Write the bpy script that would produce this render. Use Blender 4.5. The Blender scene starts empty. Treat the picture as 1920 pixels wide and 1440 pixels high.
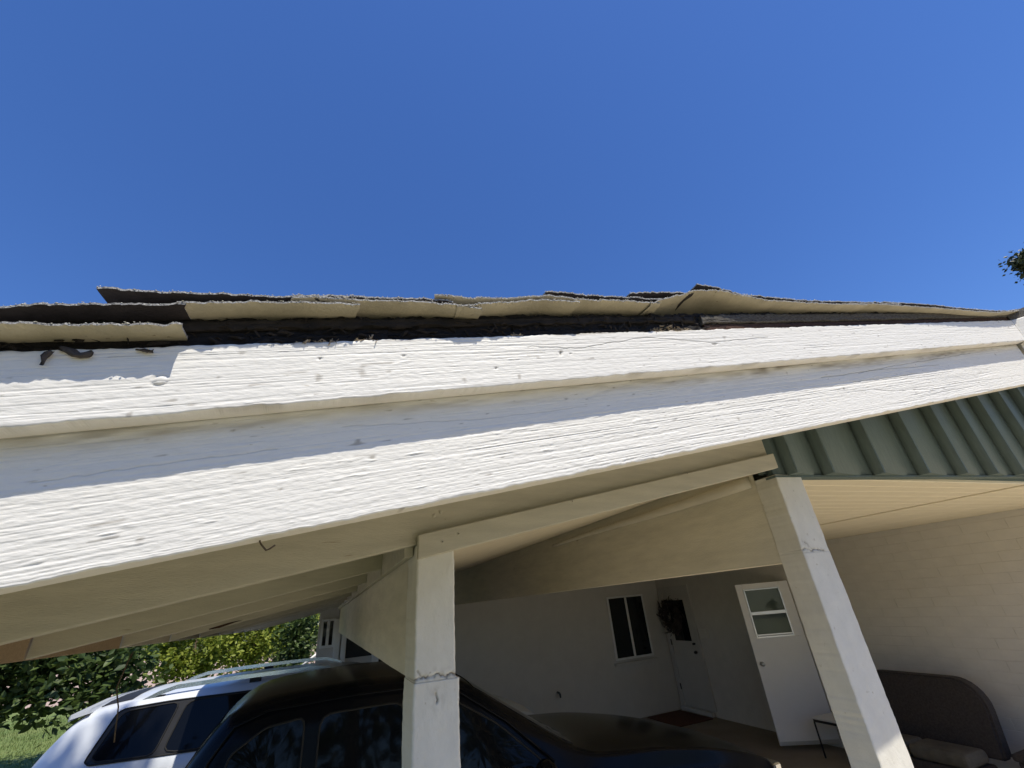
import bpy, bmesh, math, random
import numpy as np
from mathutils import Vector, Matrix

random.seed(7); rng = np.random.default_rng(7)
S = bpy.context.scene
C = S.collection

# ------------------------------------------------------------------ camera, sky, sun, exposure
H = 2.10                                   # camera height above the paving
def cam_axes(yaw, pit, roll):
    yaw, pit, roll = map(math.radians, (yaw, pit, roll))
    f = Vector((math.sin(yaw)*math.cos(pit), math.cos(yaw)*math.cos(pit), math.sin(pit)))
    r0 = Vector((math.cos(yaw), -math.sin(yaw), 0)); u0 = r0.cross(f)
    r = math.cos(roll)*r0 + math.sin(roll)*u0; u = -math.sin(roll)*r0 + math.cos(roll)*u0
    return r, u, f
CR, CU, CF = cam_axes(23.44, 26.86, -5.28)
cd = bpy.data.cameras.new('camera'); cam = bpy.data.objects.new('camera', cd); C.objects.link(cam)
M4 = Matrix.Identity(4)
for i in range(3):
    M4[i][0] = CR[i]; M4[i][1] = CU[i]; M4[i][2] = -CF[i]
M4[2][3] = H
cam.matrix_world = M4
FPX = 812.0
cd.sensor_width = 36; cd.lens = FPX/1920*36; cd.clip_start = .05; cd.clip_end = 2000
S.camera = cam

SUN = Vector((.2, -1.0, 2.32)).normalized()
w = bpy.data.worlds.new('World'); S.world = w; w.use_nodes = True
nt = w.node_tree; nt.nodes.clear()
sky = nt.nodes.new('ShaderNodeTexSky'); sky.sky_type = 'NISHITA'; sky.sun_disc = False
sky.sun_elevation = math.asin(SUN.z); sky.sun_rotation = math.atan2(SUN.x, SUN.y)
sky.altitude = 800; sky.air_density = 1.0; sky.dust_density = .25; sky.ozone_density = 5.0
bg = nt.nodes.new('ShaderNodeBackground'); bg.inputs[1].default_value = .125
out = nt.nodes.new('ShaderNodeOutputWorld')
hs = nt.nodes.new('ShaderNodeHueSaturation'); hs.inputs['Hue'].default_value = .511; hs.inputs['Saturation'].default_value = 1.19; hs.inputs['Value'].default_value = 1.03
nt.links.new(sky.outputs[0], hs.inputs['Color']); nt.links.new(hs.outputs[0], bg.inputs[0]); nt.links.new(bg.outputs[0], out.inputs[0])

sd = bpy.data.lights.new('sun', 'SUN'); sd.energy = 4.0; sd.angle = math.radians(.53); sd.color = (1, .935, .80)
sun = bpy.data.objects.new('sun', sd); C.objects.link(sun)
sun.rotation_euler = SUN.to_track_quat('Z', 'Y').to_euler(); sun.location = SUN*40
S.view_settings.view_transform = 'Standard'; S.view_settings.look = 'None'
S.view_settings.exposure = .45; S.view_settings.gamma = 1; S.view_settings.use_curve_mapping = False

# ------------------------------------------------------------------ helpers
def ray(px, py):                           # a direction read off the photograph, per metre of depth y
    d = (px-960)/FPX*CR - (py-720)/FPX*CU + CF
    return d/d.y
def at_y(px, py, y):
    d = ray(px, py)*y; return Vector((d.x, y, d.z+H))
def at_x(px, py, x):
    d = ray(px, py); d = d*(x/d.x); return Vector((x, d.y, d.z+H))

def hashn(ix, iy, seed):
    n = (ix.astype(np.int64)*374761393 + iy.astype(np.int64)*668265263 + seed*974711) & 0x7fffffff
    n = ((n ^ (n >> 13))*1274126177) & 0x7fffffff
    return ((n ^ (n >> 16)) & 0xffff)/65535.0
def vnoise(x, y, seed=0):                  # value noise -1..1
    x = np.asarray(x, float); y = np.asarray(y, float)
    x0 = np.floor(x); y0 = np.floor(y); fx = x-x0; fy = y-y0
    fx = fx*fx*(3-2*fx); fy = fy*fy*(3-2*fy)
    a = hashn(x0, y0, seed); b = hashn(x0+1, y0, seed); c = hashn(x0, y0+1, seed); d = hashn(x0+1, y0+1, seed)
    return ((a*(1-fx)+b*fx)*(1-fy) + (c*(1-fx)+d*fx)*fy)*2-1

def mesh_from(name, verts, faces, mats=(), fmat=None, smooth=False):
    me = bpy.data.meshes.new(name)
    me.from_pydata([tuple(v) for v in verts], [], faces)
    for m in (mats if isinstance(mats, (list, tuple)) else [mats]): me.materials.append(m)
    if fmat is not None: me.polygons.foreach_set('material_index', fmat)
    if smooth: me.polygons.foreach_set('use_smooth', [True]*len(me.polygons))
    me.update(); return me
def obj(name, me, parent=None):
    o = bpy.data.objects.new(name, me); C.objects.link(o)
    if parent is not None: o.parent = parent
    return o
def add(name, verts, faces, mats, parent=None, fmat=None, smooth=False):
    return obj(name, mesh_from(name, verts, faces, mats, fmat, smooth), parent)
def quad_mesh(name, V, Q, mats, smooth=True, fmat=None):   # numpy bulk mesh of quads
    me = bpy.data.meshes.new(name); n = len(Q)
    me.vertices.add(len(V)); me.vertices.foreach_set('co', np.ascontiguousarray(V, np.float32).ravel())
    me.loops.add(n*4); me.loops.foreach_set('vertex_index', np.ascontiguousarray(Q, np.int32).ravel())
    me.polygons.add(n); me.polygons.foreach_set('loop_start', np.arange(0, n*4, 4, dtype=np.int32))
    for m in (mats if isinstance(mats, (list, tuple)) else [mats]): me.materials.append(m)
    if fmat is not None: me.polygons.foreach_set('material_index', fmat)
    me.polygons.foreach_set('use_smooth', np.full(n, smooth))
    me.update(calc_edges=True); me.validate(); return me
def tag(o, label=None, cat=None, group=None, kind=None):
    if label: o['label'] = label
    if cat: o['category'] = cat
    if group: o['group'] = group
    if kind: o['kind'] = kind
    return o
def thing(name, label, cat, loc=(0, 0, 0), group=None):
    o = bpy.data.objects.new(name, None); C.objects.link(o); o.location = loc; o.empty_display_size = .2
    return tag(o, label, cat, group)
def box_me(name, lo, hi, mat, bev=.003, seg=1):
    bm = bmesh.new(); bmesh.ops.create_cube(bm, size=1)
    lo = Vector(lo); hi = Vector(hi)
    for v in bm.verts:
        v.co = Vector([lo[i] + (v.co[i]+.5)*(hi[i]-lo[i]) for i in range(3)])
    if bev: bmesh.ops.bevel(bm, geom=bm.edges[:], offset=bev, segments=seg, affect='EDGES', profile=.5)
    me = bpy.data.meshes.new(name); bm.to_mesh(me); bm.free(); me.materials.append(mat); return me
def box(name, lo, hi, mat, parent=None, bev=.003, seg=1):
    return obj(name, box_me(name, lo, hi, mat, bev, seg), parent)
def local(o, parent):                      # keep world coordinates of a mesh under a moved Empty
    o.parent = parent; o.matrix_parent_inverse = Matrix.Translation(-parent.location); return o
def tube_geo(pts, rad, n=8):
    pts = [Vector(p) for p in pts]; V = []; F = []
    for i, p in enumerate(pts):
        t = (pts[min(i+1, len(pts)-1)] - pts[max(i-1, 0)]).normalized()
        a = t.orthogonal().normalized() if i == 0 else (a - a.dot(t)*t).normalized()
        b = t.cross(a); r = rad[i] if isinstance(rad, (list, tuple)) else rad
        for k in range(n):
            g = 2*math.pi*k/n; V.append(p + r*(math.cos(g)*a + math.sin(g)*b))
    for i in range(len(pts)-1):
        for k in range(n):
            F.append((i*n+k, i*n+(k+1) % n, (i+1)*n+(k+1) % n, (i+1)*n+k))
    F.append(tuple(range(n))[::-1]); F.append(tuple(range((len(pts)-1)*n, len(pts)*n)))
    return V, F
def tube(name, pts, rad, mat, parent=None, n=8, smooth=True):
    V, F = tube_geo(pts, rad, n); return add(name, V, F, mat, parent, smooth=smooth)

# ------------------------------------------------------------------ materials
MATS = {}
def mat(name, col, rough=.6, var=.0, vscale=6., bump=0., bscale=60., stretch=(1, 1, 1), spec=.35, metal=0., coat=0.,
        col2=None, speck=None, emis=None):
    m = bpy.data.materials.new(name); m.use_nodes = True; n = m.node_tree; N = n.nodes; L = n.links
    b = N['Principled BSDF']; b.inputs['Roughness'].default_value = rough; b.inputs['Metallic'].default_value = metal
    b.inputs['Specular IOR Level'].default_value = spec; b.inputs['Coat Weight'].default_value = coat
    b.inputs['Coat Roughness'].default_value = .04
    tc = N.new('ShaderNodeTexCoord'); mp = N.new('ShaderNodeMapping'); mp.inputs['Scale'].default_value = stretch
    L.new(tc.outputs['Object'], mp.inputs['Vector'])
    c = (*col, 1)
    if var or col2:
        t = N.new('ShaderNodeTexNoise'); t.inputs['Scale'].default_value = vscale; t.inputs['Detail'].default_value = 6
        t.inputs['Roughness'].default_value = .65
        L.new(mp.outputs[0], t.inputs['Vector'])
        r = N.new('ShaderNodeValToRGB'); r.color_ramp.elements[0].position = .33; r.color_ramp.elements[1].position = .67
        r.color_ramp.elements[0].color = c if col2 else tuple(max(0, x*(1-var)) for x in col)+(1,)
        r.color_ramp.elements[1].color = (*col2, 1) if col2 else tuple(min(1, x*(1+var)) for x in col)+(1,)
        L.new(t.outputs[0], r.inputs[0]); src = r.outputs[0]
        if speck:
            scol, sscale, lo = speck
            t2 = N.new('ShaderNodeTexNoise'); t2.inputs['Scale'].default_value = sscale; t2.inputs['Detail'].default_value = 3
            L.new(mp.outputs[0], t2.inputs['Vector'])
            r2 = N.new('ShaderNodeValToRGB'); r2.color_ramp.elements[0].position = lo; r2.color_ramp.elements[1].position = lo+.07
            L.new(t2.outputs[0], r2.inputs[0])
            mx = N.new('ShaderNodeMixRGB'); L.new(r2.outputs[0], mx.inputs[0]); L.new(src, mx.inputs[1]); mx.inputs[2].default_value = (*scol, 1)
            src = mx.outputs[0]
        L.new(src, b.inputs['Base Color'])
    else: b.inputs['Base Color'].default_value = c
    if bump:
        t = N.new('ShaderNodeTexNoise'); t.inputs['Scale'].default_value = bscale; t.inputs['Detail'].default_value = 5
        L.new(mp.outputs[0], t.inputs['Vector'])
        bp = N.new('ShaderNodeBump'); bp.inputs['Strength'].default_value = 1; bp.inputs['Distance'].default_value = bump
        L.new(t.outputs[0], bp.inputs['Height']); L.new(bp.outputs[0], b.inputs['Normal'])
    MATS[name] = m; return m
grain = (1.5, 14, 14)
def add_grime(m, col, amount=1.):
    N = m.node_tree.nodes; L = m.node_tree.links; b = N['Principled BSDF']; inp = b.inputs['Base Color']
    a = N.new('ShaderNodeAttribute'); a.attribute_name = 'grime'; mx = N.new('ShaderNodeMixRGB'); mx.inputs[2].default_value = (*col, 1)
    src = inp.links[0].from_socket; L.new(src, mx.inputs[1])
    mm = N.new('ShaderNodeMath'); mm.operation = 'MULTIPLY'; mm.inputs[1].default_value = amount; L.new(a.outputs['Fac'], mm.inputs[0])
    L.new(mm.outputs[0], mx.inputs[0]); L.new(mx.outputs[0], inp)
m_white = mat('white_paint', (.81, .785, .73), .55, .03, 9, .0005, 40, (2.5, 8, 9), speck=((.52, .47, .38), 11, .705))
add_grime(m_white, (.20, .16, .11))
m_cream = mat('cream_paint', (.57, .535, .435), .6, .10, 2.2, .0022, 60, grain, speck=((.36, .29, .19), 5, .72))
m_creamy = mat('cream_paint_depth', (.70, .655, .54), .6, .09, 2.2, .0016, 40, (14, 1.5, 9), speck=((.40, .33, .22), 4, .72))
m_post = mat('post_paint', (.73, .71, .64), .6, .05, 5, .0008, 90, (3, 3, 2), speck=((.55, .50, .40), 22, .70))
add_grime(m_post, (.22, .17, .10))
m_brown = mat('bare_wood', (.40, .30, .20), .8, .12, 8, .001, 60, grain)
m_green = mat('green_siding_paint', (.112, .152, .147), .6, .10, 7, .0008, 60, (8, 8, 1.5))
m_ceil = mat('ceiling_paint', (.76, .69, .53), .6, .04, 4, .0005, 50)
m_under = mat('shingle_underside', (.46, .42, .315), .85, .16, 9, .0012, 130, speck=((.16, .13, .09), 60, .69))
m_gran = mat('shingle_granules', (.50, .49, .47), .9, 0, 300, .0015, 500, col2=(.13, .12, .12), speck=((.8, .8, .78), 420, .6))
m_edge = mat('shingle_torn_edge', (.55, .54, .52), .9, 0, 260, .002, 400, col2=(.05, .045, .045))
m_splin = mat('rotten_splinters', (.009, .008, .008), .9, 0, 14, .002, 120, col2=(.034, .027, .022))
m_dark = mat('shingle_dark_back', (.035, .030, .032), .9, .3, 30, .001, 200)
m_bead = mat('granule_bead', (.78, .77, .74), .8, .1, 60)
m_tar = mat('tarred_wood', (.008, .0075, .009), .9, 0, 18, .006, 45, (2, 9, 9), col2=(.020, .017, .017))
m_rot = mat('rotten_brown_wood', (.022, .012, .009), .9, 0, 22, .006, 60, (2, 12, 12), col2=(.12, .06, .04))
m_grey = mat('weathered_grey_wood', (.27, .25, .22), .9, 0, 30, .008, 70, (2, 14, 14), col2=(.03, .026, .023))
m_brick = mat('painted_brick', (.70, .67, .615), .65, .05, 5, .0012, 45)
m_mortar = mat('painted_mortar', (.68, .645, .59), .75, .05, 6, .001, 80)
m_wall = mat('painted_wall', (.60, .575, .535), .65, .04, 4, .0012, 30)
m_door = mat('door_paint', (.80, .79, .77), .4, .015, 3)
m_frame = mat('window_frame', (.78, .78, .77), .35, .02, 5)
m_alu = mat('aluminium', (.62, .63, .64), .3, .03, 5, metal=.8)
m_glass = mat('dark_glass', (.010, .012, .014), .03, spec=.5)
m_cglass = mat('tinted_car_glass', (.005, .006, .008), .04, spec=.15)
m_rubber = mat('rubber', (.018, .018, .018), .75)
m_black = mat('black_car_paint', (.004, .005, .008), .22, coat=0, spec=.12)
m_wcar = mat('white_car_paint', (.60, .63, .67), .32, coat=.25, spec=.4)
m_chrome = mat('bright_metal', (.68, .70, .72), .18, metal=.9)
m_dplastic = mat('dark_plastic', (.02, .02, .022), .5)
m_red = mat('red_lens', (.35, .01, .01), .15)
m_steel = mat('dark_steel', (.05, .05, .052), .45, metal=.5)
m_rust = mat('rusty_wire', (.10, .07, .045), .7, .3, 40)
m_wicker = mat('dark_wicker', (.052, .044, .042), .7, .35, 60, .003, 120)
m_cushion = mat('taupe_cushion', (.11, .10, .08), .9, .25, 7, .002, 150)
m_mat = mat('door_mat', (.12, .05, .032), .95, .3, 30, .004, 160)
m_ground = mat('dry_grass', (.095, .10, .05), .95, .16, 2.2, .006, 40)
m_walk = mat('tan_paving', (.60, .515, .375), .95, .12, 2.2, .004, 40)
m_conc = mat('concrete', (.27, .235, .19), .9, .14, 1.5, .002, 60)
m_lawn = mat('lawn', (.10, .155, .035), .95, 0, .9, .02, 30, col2=(.17, .205, .06))
m_dirt = mat('pink_dirt', (.42, .31, .25), .95, .12, .7, .01, 8)
m_bark = mat('bark', (.09, .065, .045), .9, .3, 12, .01, 30, (4, 4, 1))
m_twig = mat('dry_debris', (.30, .24, .17), .9, .4, 90)
m_mud = mat('mud', (.07, .06, .055), .95, .3, 60, .003, 150)
def leafmat(name, a, b, trans=.35):
    m = bpy.data.materials.new(name); m.use_nodes = True; n = m.node_tree; N = n.nodes; L = n.links
    p = N['Principled BSDF']; p.inputs['Roughness'].default_value = .5; p.inputs['Specular IOR Level'].default_value = .4
    g = N.new('ShaderNodeNewGeometry'); r = N.new('ShaderNodeValToRGB')
    r.color_ramp.elements[0].color = (*a, 1); r.color_ramp.elements[1].color = (*b, 1)
    L.new(g.outputs['Random Per Island'], r.inputs[0]); L.new(r.outputs[0], p.inputs['Base Color'])
    t = N.new('ShaderNodeBsdfTranslucent'); L.new(r.outputs[0], t.inputs[0])
    mx = N.new('ShaderNodeMixShader'); mx.inputs[0].default_value = trans
    L.new(p.outputs[0], mx.inputs[1]); L.new(t.outputs[0], mx.inputs[2])
    L.new(mx.outputs[0], N['Material Output'].inputs[0]); return m
m_leafd = leafmat('dark_leaf', (.035, .065, .018), (.11, .16, .04), .35)
m_leafy = leafmat('bright_leaf', (.18, .24, .03), (.38, .42, .07), .45)
m_leafp = leafmat('needle', (.035, .05, .02), (.08, .09, .04), .2)
m_wleaf = leafmat('dry_wreath_leaf', (.03, .022, .022), (.075, .055, .05), .1)
m_grass = leafmat('grass_blade', (.10, .15, .03), (.20, .23, .07), .4)

# ------------------------------------------------------------------ ground
def sheet(name, x0, x1, y0, y1, z, m):
    return tag(add(name, [(x0, y0, z), (x1, y0, z), (x1, y1, z), (x0, y1, z)], [(0, 1, 2, 3)], m), kind='structure')
sheet('ground', -600, 600, -600, 600, 0, m_ground)
sheet('driveway', -14, 6.7, 2.3, 8.6, .006, m_conc)
sheet('front_walk', .4, 16, -7, 2.296, .004, m_walk)
sheet('porch_floor', 2.0, 6.7, 2.297, 4.6, .010, m_walk)
sheet('lawn', -60, -2.2, 9.4, 26, .008, m_lawn)
sheet('dirt_bank', -60, 30, 26, 75, .012, m_dirt)

# ------------------------------------------------------------------ carport
T = .194                                    # roof pitch: rise per metre of x
XA = 3.73                                   # where the rake boards meet the return
carport = thing('carport', 'white timber carport with weathered fascia, loose shingles and green gable siding', 'carport', (0, 1.45, 0))
def cz(x, c): return c + H + T*x            # height on a line parallel to the rake

def part(name, me, parent=carport):
    o = obj(name, me); return local(o, carport) if parent is carport else sub(o, parent)
def sub(o, parent):                         # third level, world coordinates kept
    o.parent = parent; return o

def rake_prism(name, x0, x1, c0, c1, y0, y1, m, parent=carport, bev=.003):
    bm = bmesh.new(); bmesh.ops.create_cube(bm, size=1)
    for v in bm.verts:
        x = x0 + (v.co.x+.5)*(x1-x0); y = y0 + (v.co.y+.5)*(y1-y0); c = c0 + (v.co.z+.5)*(c1-c0)
        v.co = Vector((x, y, cz(x, c)))
    if bev: bmesh.ops.bevel(bm, geom=bm.edges[:], offset=bev, segments=2, affect='EDGES', profile=.5)
    me = bpy.data.meshes.new(name); bm.to_mesh(me); bm.free(); me.materials.append(m)
    return part(name, me, parent)

def sawn(u, v, seed, amp=1.0):              # rough-sawn painted timber: long ridges, saw chatter, paint lumps
    wv = v + .0035*vnoise(u*.9, v*6, seed+1) + .0008*vnoise(u*3.1, v*14, seed+2)
    n1 = vnoise(u*1.5, wv*255, seed+3); g1 = -np.clip(.26-np.abs(n1), 0, .26)/.26
    n2 = vnoise(u*2.8, wv*120, seed+4); n3 = vnoise(u*20, wv*330, seed+5)
    e = np.clip(.72 + .6*vnoise(u*1.1, v*9, seed+6), .18, 1.25)
    d = e*(.00110*g1 + .00018*n2 + .00030*n3)
    d += .00030*vnoise(u*95, v*230, seed+7) + .00010*vnoise(u*28, v*45, seed+12) + .0004*vnoise(u*1.2, v*6, seed+8)
    f0 = vnoise(u*5, wv*120, seed+9) + .5*vnoise(u*40, v*200, seed+11)
    d += .0006*np.clip((f0-.85)*5, 0, 1)                       # paint flakes with a lifted edge
    gr = np.clip(.028 - np.abs(vnoise(u*.7, wv*34, seed+10)), 0, 1)
    d -= .045*gr*np.clip(vnoise(u*2.3, v*12, seed+13)*2, 0, 1)
    return d*amp

def rough_board(name, x0, x1, c0, c1, y0, y1, seed, m, du=.004, dv=.0013, amp=1., edge=.0018, parent=carport, frame=None, features=None, grime=None):
    nu = int((x1-x0)/du)+1; nv = int((c1-c0)/dv)+1
    U = np.linspace(x0, x1, nu)[:, None]; Vv = np.linspace(c0, c1, nv)[None, :]
    u = U + 0*Vv; v = Vv + 0*U
    d = sawn(u, v, seed, amp)
    if features is not None: d = d + features(u, v)
    # ragged long edges
    e1 = edge*(vnoise(U*38, U*0, seed+20) + .6*vnoise(U*130, U*0, seed+21)); e0 = edge*(vnoise(U*31, U*0+5, seed+22) + .5*vnoise(U*120, U*0, seed+23))
    k = (v-c0)/(c1-c0)
    vv = v + e1*np.clip((k-.9)/.1, 0, 1) + e0*np.clip((.08-k)/.08, 0, 1)
    rnd = np.clip(1-np.minimum(k, 1-k)*(c1-c0)/.004, 0, 1)**2*.0022     # eased arris
    yy = y0 - d + rnd
    P = np.stack([u, yy, vv], -1)
    topb = np.stack([U[:, 0], np.full(nu, y1), np.full(nu, c1)], -1)[:, None, :]
    botb = np.stack([U[:, 0], np.full(nu, y1), np.full(nu, c0)], -1)[:, None, :]
    G = np.concatenate([P, topb, botb], 1); K = G.shape[1]
    G = G.reshape(-1, 3)
    if frame is None:
        G[:, 2] = G[:, 2] + H + T*G[:, 0]
    else: G = frame(G)
    i = np.arange(nu-1)[:, None]; j = np.arange(K)[None, :]
    a = i*K+j; b = (i+1)*K+j; c = (i+1)*K+(j+1) % K; dd = i*K+(j+1) % K
    Q = np.stack([a, b, c, dd], -1).reshape(-1, 4)
    me = quad_mesh(name, G, Q, m, True)
    # sharp long edges where front meets underside and top
    bm = bmesh.new(); bm.from_mesh(me)
    bm.verts.ensure_lookup_table()
    for st in (0, nu-1):
        try: bm.faces.new([bm.verts[st*K+t] for t in (range(K) if st else range(K-1, -1, -1))])
        except ValueError: pass
    bm.to_mesh(me); bm.free()
    fm = np.zeros(len(me.polygons), bool)
    me.polygons.foreach_get('use_smooth', fm)
    idx = np.arange((nu-1)*K) % K
    fm[:len(idx)] = idx < nv-1; fm[len(idx):] = False
    me.polygons.foreach_set('use_smooth', fm)
    at = me.attributes.new('grime', 'FLOAT', 'POINT'); gv = np.zeros((nu, K), np.float32)
    if grime is not None: gv[:, :nv] = np.clip(grime(u, v), 0, 1)
    at.data.foreach_set('value', gv.ravel())
    return part(name, me, parent)

def crack(u, v, pts, depth, wid):           # a groove along a polyline
    d = np.full(u.shape, 9.)
    for (a, b), (c, e) in zip(pts[:-1], pts[1:]):
        t = np.clip(((u-a)*(c-a)+(v-b)*(e-b))/max(1e-9, (c-a)**2+(e-b)**2), 0, 1)
        d = np.minimum(d, np.hypot(u-(a+t*(c-a)), v-(b+t*(e-b))))
    return -depth*np.clip(1-d/wid, 0, 1)
def bc(px, py, y):                          # (x, c) of a photo point on the rake plane at depth y
    d = ray(px, py)*y; return (d.x, d.z - T*d.x)
def wob(pts, n=10, a=.0025, seed=0):
    r = random.Random(seed); o = []
    for p, q in zip(pts[:-1], pts[1:]):
        for k in range(n):
            t = k/n; o.append((p[0]+(q[0]-p[0])*t, p[1]+(q[1]-p[1])*t + r.uniform(-a, a)))
    o.append(pts[-1]); return o

YT, YB = .895, .942
def f_trim(u, v):
    d = 0*u
    d += crack(u, v, wob([bc(990, 650, YT), bc(1085, 653, YT), bc(1210, 632, YT), bc(1340, 642, YT), bc(1440, 632, YT)], 12, .002, 1), .0022, .0016)
    x, c = bc(300, 713, YT); d += .0022*np.exp(-(((u-x)/.011)**2+((v-c)/.009)**2)**2) - .002*np.exp(-((np.hypot((u-x), (v-c)*1.2)-.012)/.002)**2)
    x, c = bc(1052, 662, YT); d -= .005*np.exp(-(((u-x)/.004)**2+((v-c)/.008)**2)**2)
    x, c = bc(1340, 645, YT); d -= .003*np.exp(-(((u-x)/.014)**2+((v-c)/.004)**2)**2)
    for k, (px, py) in enumerate([(757, 667), (600, 672), (1070, 663), (930, 690), (1771, 638)]):
        x, c = bc(px, py, YT); d -= .004*np.exp(-((np.hypot(u-x, v-c)/.003)**2))
    return d
def crackset(u, v):
    d = 0*u
    for k, pl in enumerate([[(1610, 700), (1680, 685), (1760, 672), (1820, 662)], [(1540, 708), (1640, 694), (1760, 684)], [(1600, 716), (1680, 706), (1720, 700)],
                            [(640, 800), (900, 786), (1100, 762)], [(60, 905), (300, 870), (520, 842)]]):
        d += crack(u, v, wob([bc(px, py, YB) for px, py in pl], 10, .002, 5+k), .003 if k < 3 else .0012, .0016)
    return d
def f_barge(u, v):
    d = crackset(u, v)
    for k, (px, py, sx, sy, h) in enumerate([(1000, 806, .022, .004, .004), (860, 808, .02, .003, .003), (780, 850, .015, .004, .004), (690, 864, .012, .005, .005), (930, 830, .03, .004, .003),
                                             (640, 835, .02, .004, .004), (1230, 800, .012, .004, .005), (1440, 766, .01, .003, .005), (1585, 728, .012, .003, .005), (560, 880, .02, .003, .004), (1130, 770, .006, .012, .004),
                                             (505, 1000-20, .01, .006, .004), (240, 985, .008, .005, .005), (205, 1000, .012, .004, .005), (1020, 905-60, .03, .005, .004)]):
        x, c = bc(px, py, YB); d += .3*h*np.exp(-(((u-x)/(sx*1.3))**2+((v-c)/(sy*.6))**2)**2) * (.6+.9*vnoise(u*60, v*260, 90+k))
    return d
def g_trim(u, v):
    g = .55*np.clip((v-.556)/.006, 0, 1)*np.clip(vnoise(u*9, v*40, 901)*2.2, 0, 1)
    g += np.clip(-f_trim(u, v)/.004, 0, 1)*.55
    g += .5*np.clip(vnoise(u*34, v*90, 902)*9-7.6, 0, 1)
    g += .35*np.clip((.4255-v)/.005, 0, 1)*np.clip(vnoise(u*14, v*30, 903)*2.5-.4, 0, 1)
    return g
def g_barge(u, v):
    n = .5+.5*vnoise(u*5, v*60, 911); n2 = vnoise(u*22, v*150, 912)
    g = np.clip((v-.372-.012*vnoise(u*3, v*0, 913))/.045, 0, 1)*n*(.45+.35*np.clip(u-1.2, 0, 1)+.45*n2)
    g += np.clip(-crackset(u, v)/.003, 0, 1)*.75
    g += .55*np.clip(vnoise(u*30, v*110, 914)*9-7.7, 0, 1)
    return g
cT0, cT1 = .4185, .5645
rough_board('trim_board', -1.08, XA, cT0, cT1, YT, YB-.003, 11, m_white, features=f_trim, grime=g_trim)
rough_board('barge_board', -1.08, XA, .171, .440, YB, .992, 41, m_white, amp=1.25, features=f_barge, grime=g_barge)
# return boards coming forward past the mitre
RD = Vector((.80, -.60, 0))
def ret_frame(y_off):
    def fr(G):
        o = G.copy(); s = G[:, 0]; off = G[:, 1]-YT
        nx, ny = -.60, -.80
        o[:, 0] = XA + .004 + s*RD.x - nx*off; o[:, 1] = YT + s*RD.y - ny*off
        o[:, 2] = G[:, 2] + H + T*XA + s*.12
        return o
    return fr
rough_board('trim_board', .0, 1.1, cT0, cT1, YT, YB-.003, 71, m_white, du=.008, dv=.004, frame=ret_frame(0))
rough_board('barge_board', .0, 1.1, .171, .545, YB, .992, 81, m_white, du=.008, dv=.004, frame=ret_frame(0))

rough_board('roof_edge_board', .0, 1.1, .566, .625, .902, .975, 191, m_grey, du=.012, dv=.004, amp=2, edge=.005, frame=ret_frame(0))
# rotten roof edge behind the trim
rough_board('roof_edge_board', -1.08, 3.0, .52, .642, .911, .975, 111, m_tar, du=.010, dv=.004, amp=3, edge=.006)
rough_board('roof_edge_board', -1.05, 1.10, .606, .628, .903, .910, 171, m_splin, du=.006, dv=.003, amp=3.5, edge=.007)
rough_board('roof_edge_board', -.2, 1.12, .568, .586, .906, .910, 181, m_tar, du=.006, dv=.003, amp=3.5, edge=.007)
rough_board('roof_edge_board', 1.14, XA, .540, .592, .905, .928, 131, m_rot, du=.008, dv=.003, amp=2.2, edge=.003)
rough_board('roof_edge_board', 1.13, XA, .594, .628, .898, .928, 151, m_grey, du=.006, dv=.002, amp=2.6, edge=.004)

# roof: sheathing seen from below, deck above, and the loose shingles along the rake
rough_board('roof_edge_board', 3.0, XA+.6, .52, .600, .930, .975, 112, m_tar, du=.012, dv=.004, amp=4, edge=.006)
roof = rake_prism('roof', -.95, 8.2, .590, .605, .978, 9.6, m_tar, bev=0)
rake_prism('sheathing', -.955, 8.0, .385, .40, .994, 9.4, m_cream, bev=0)

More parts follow.
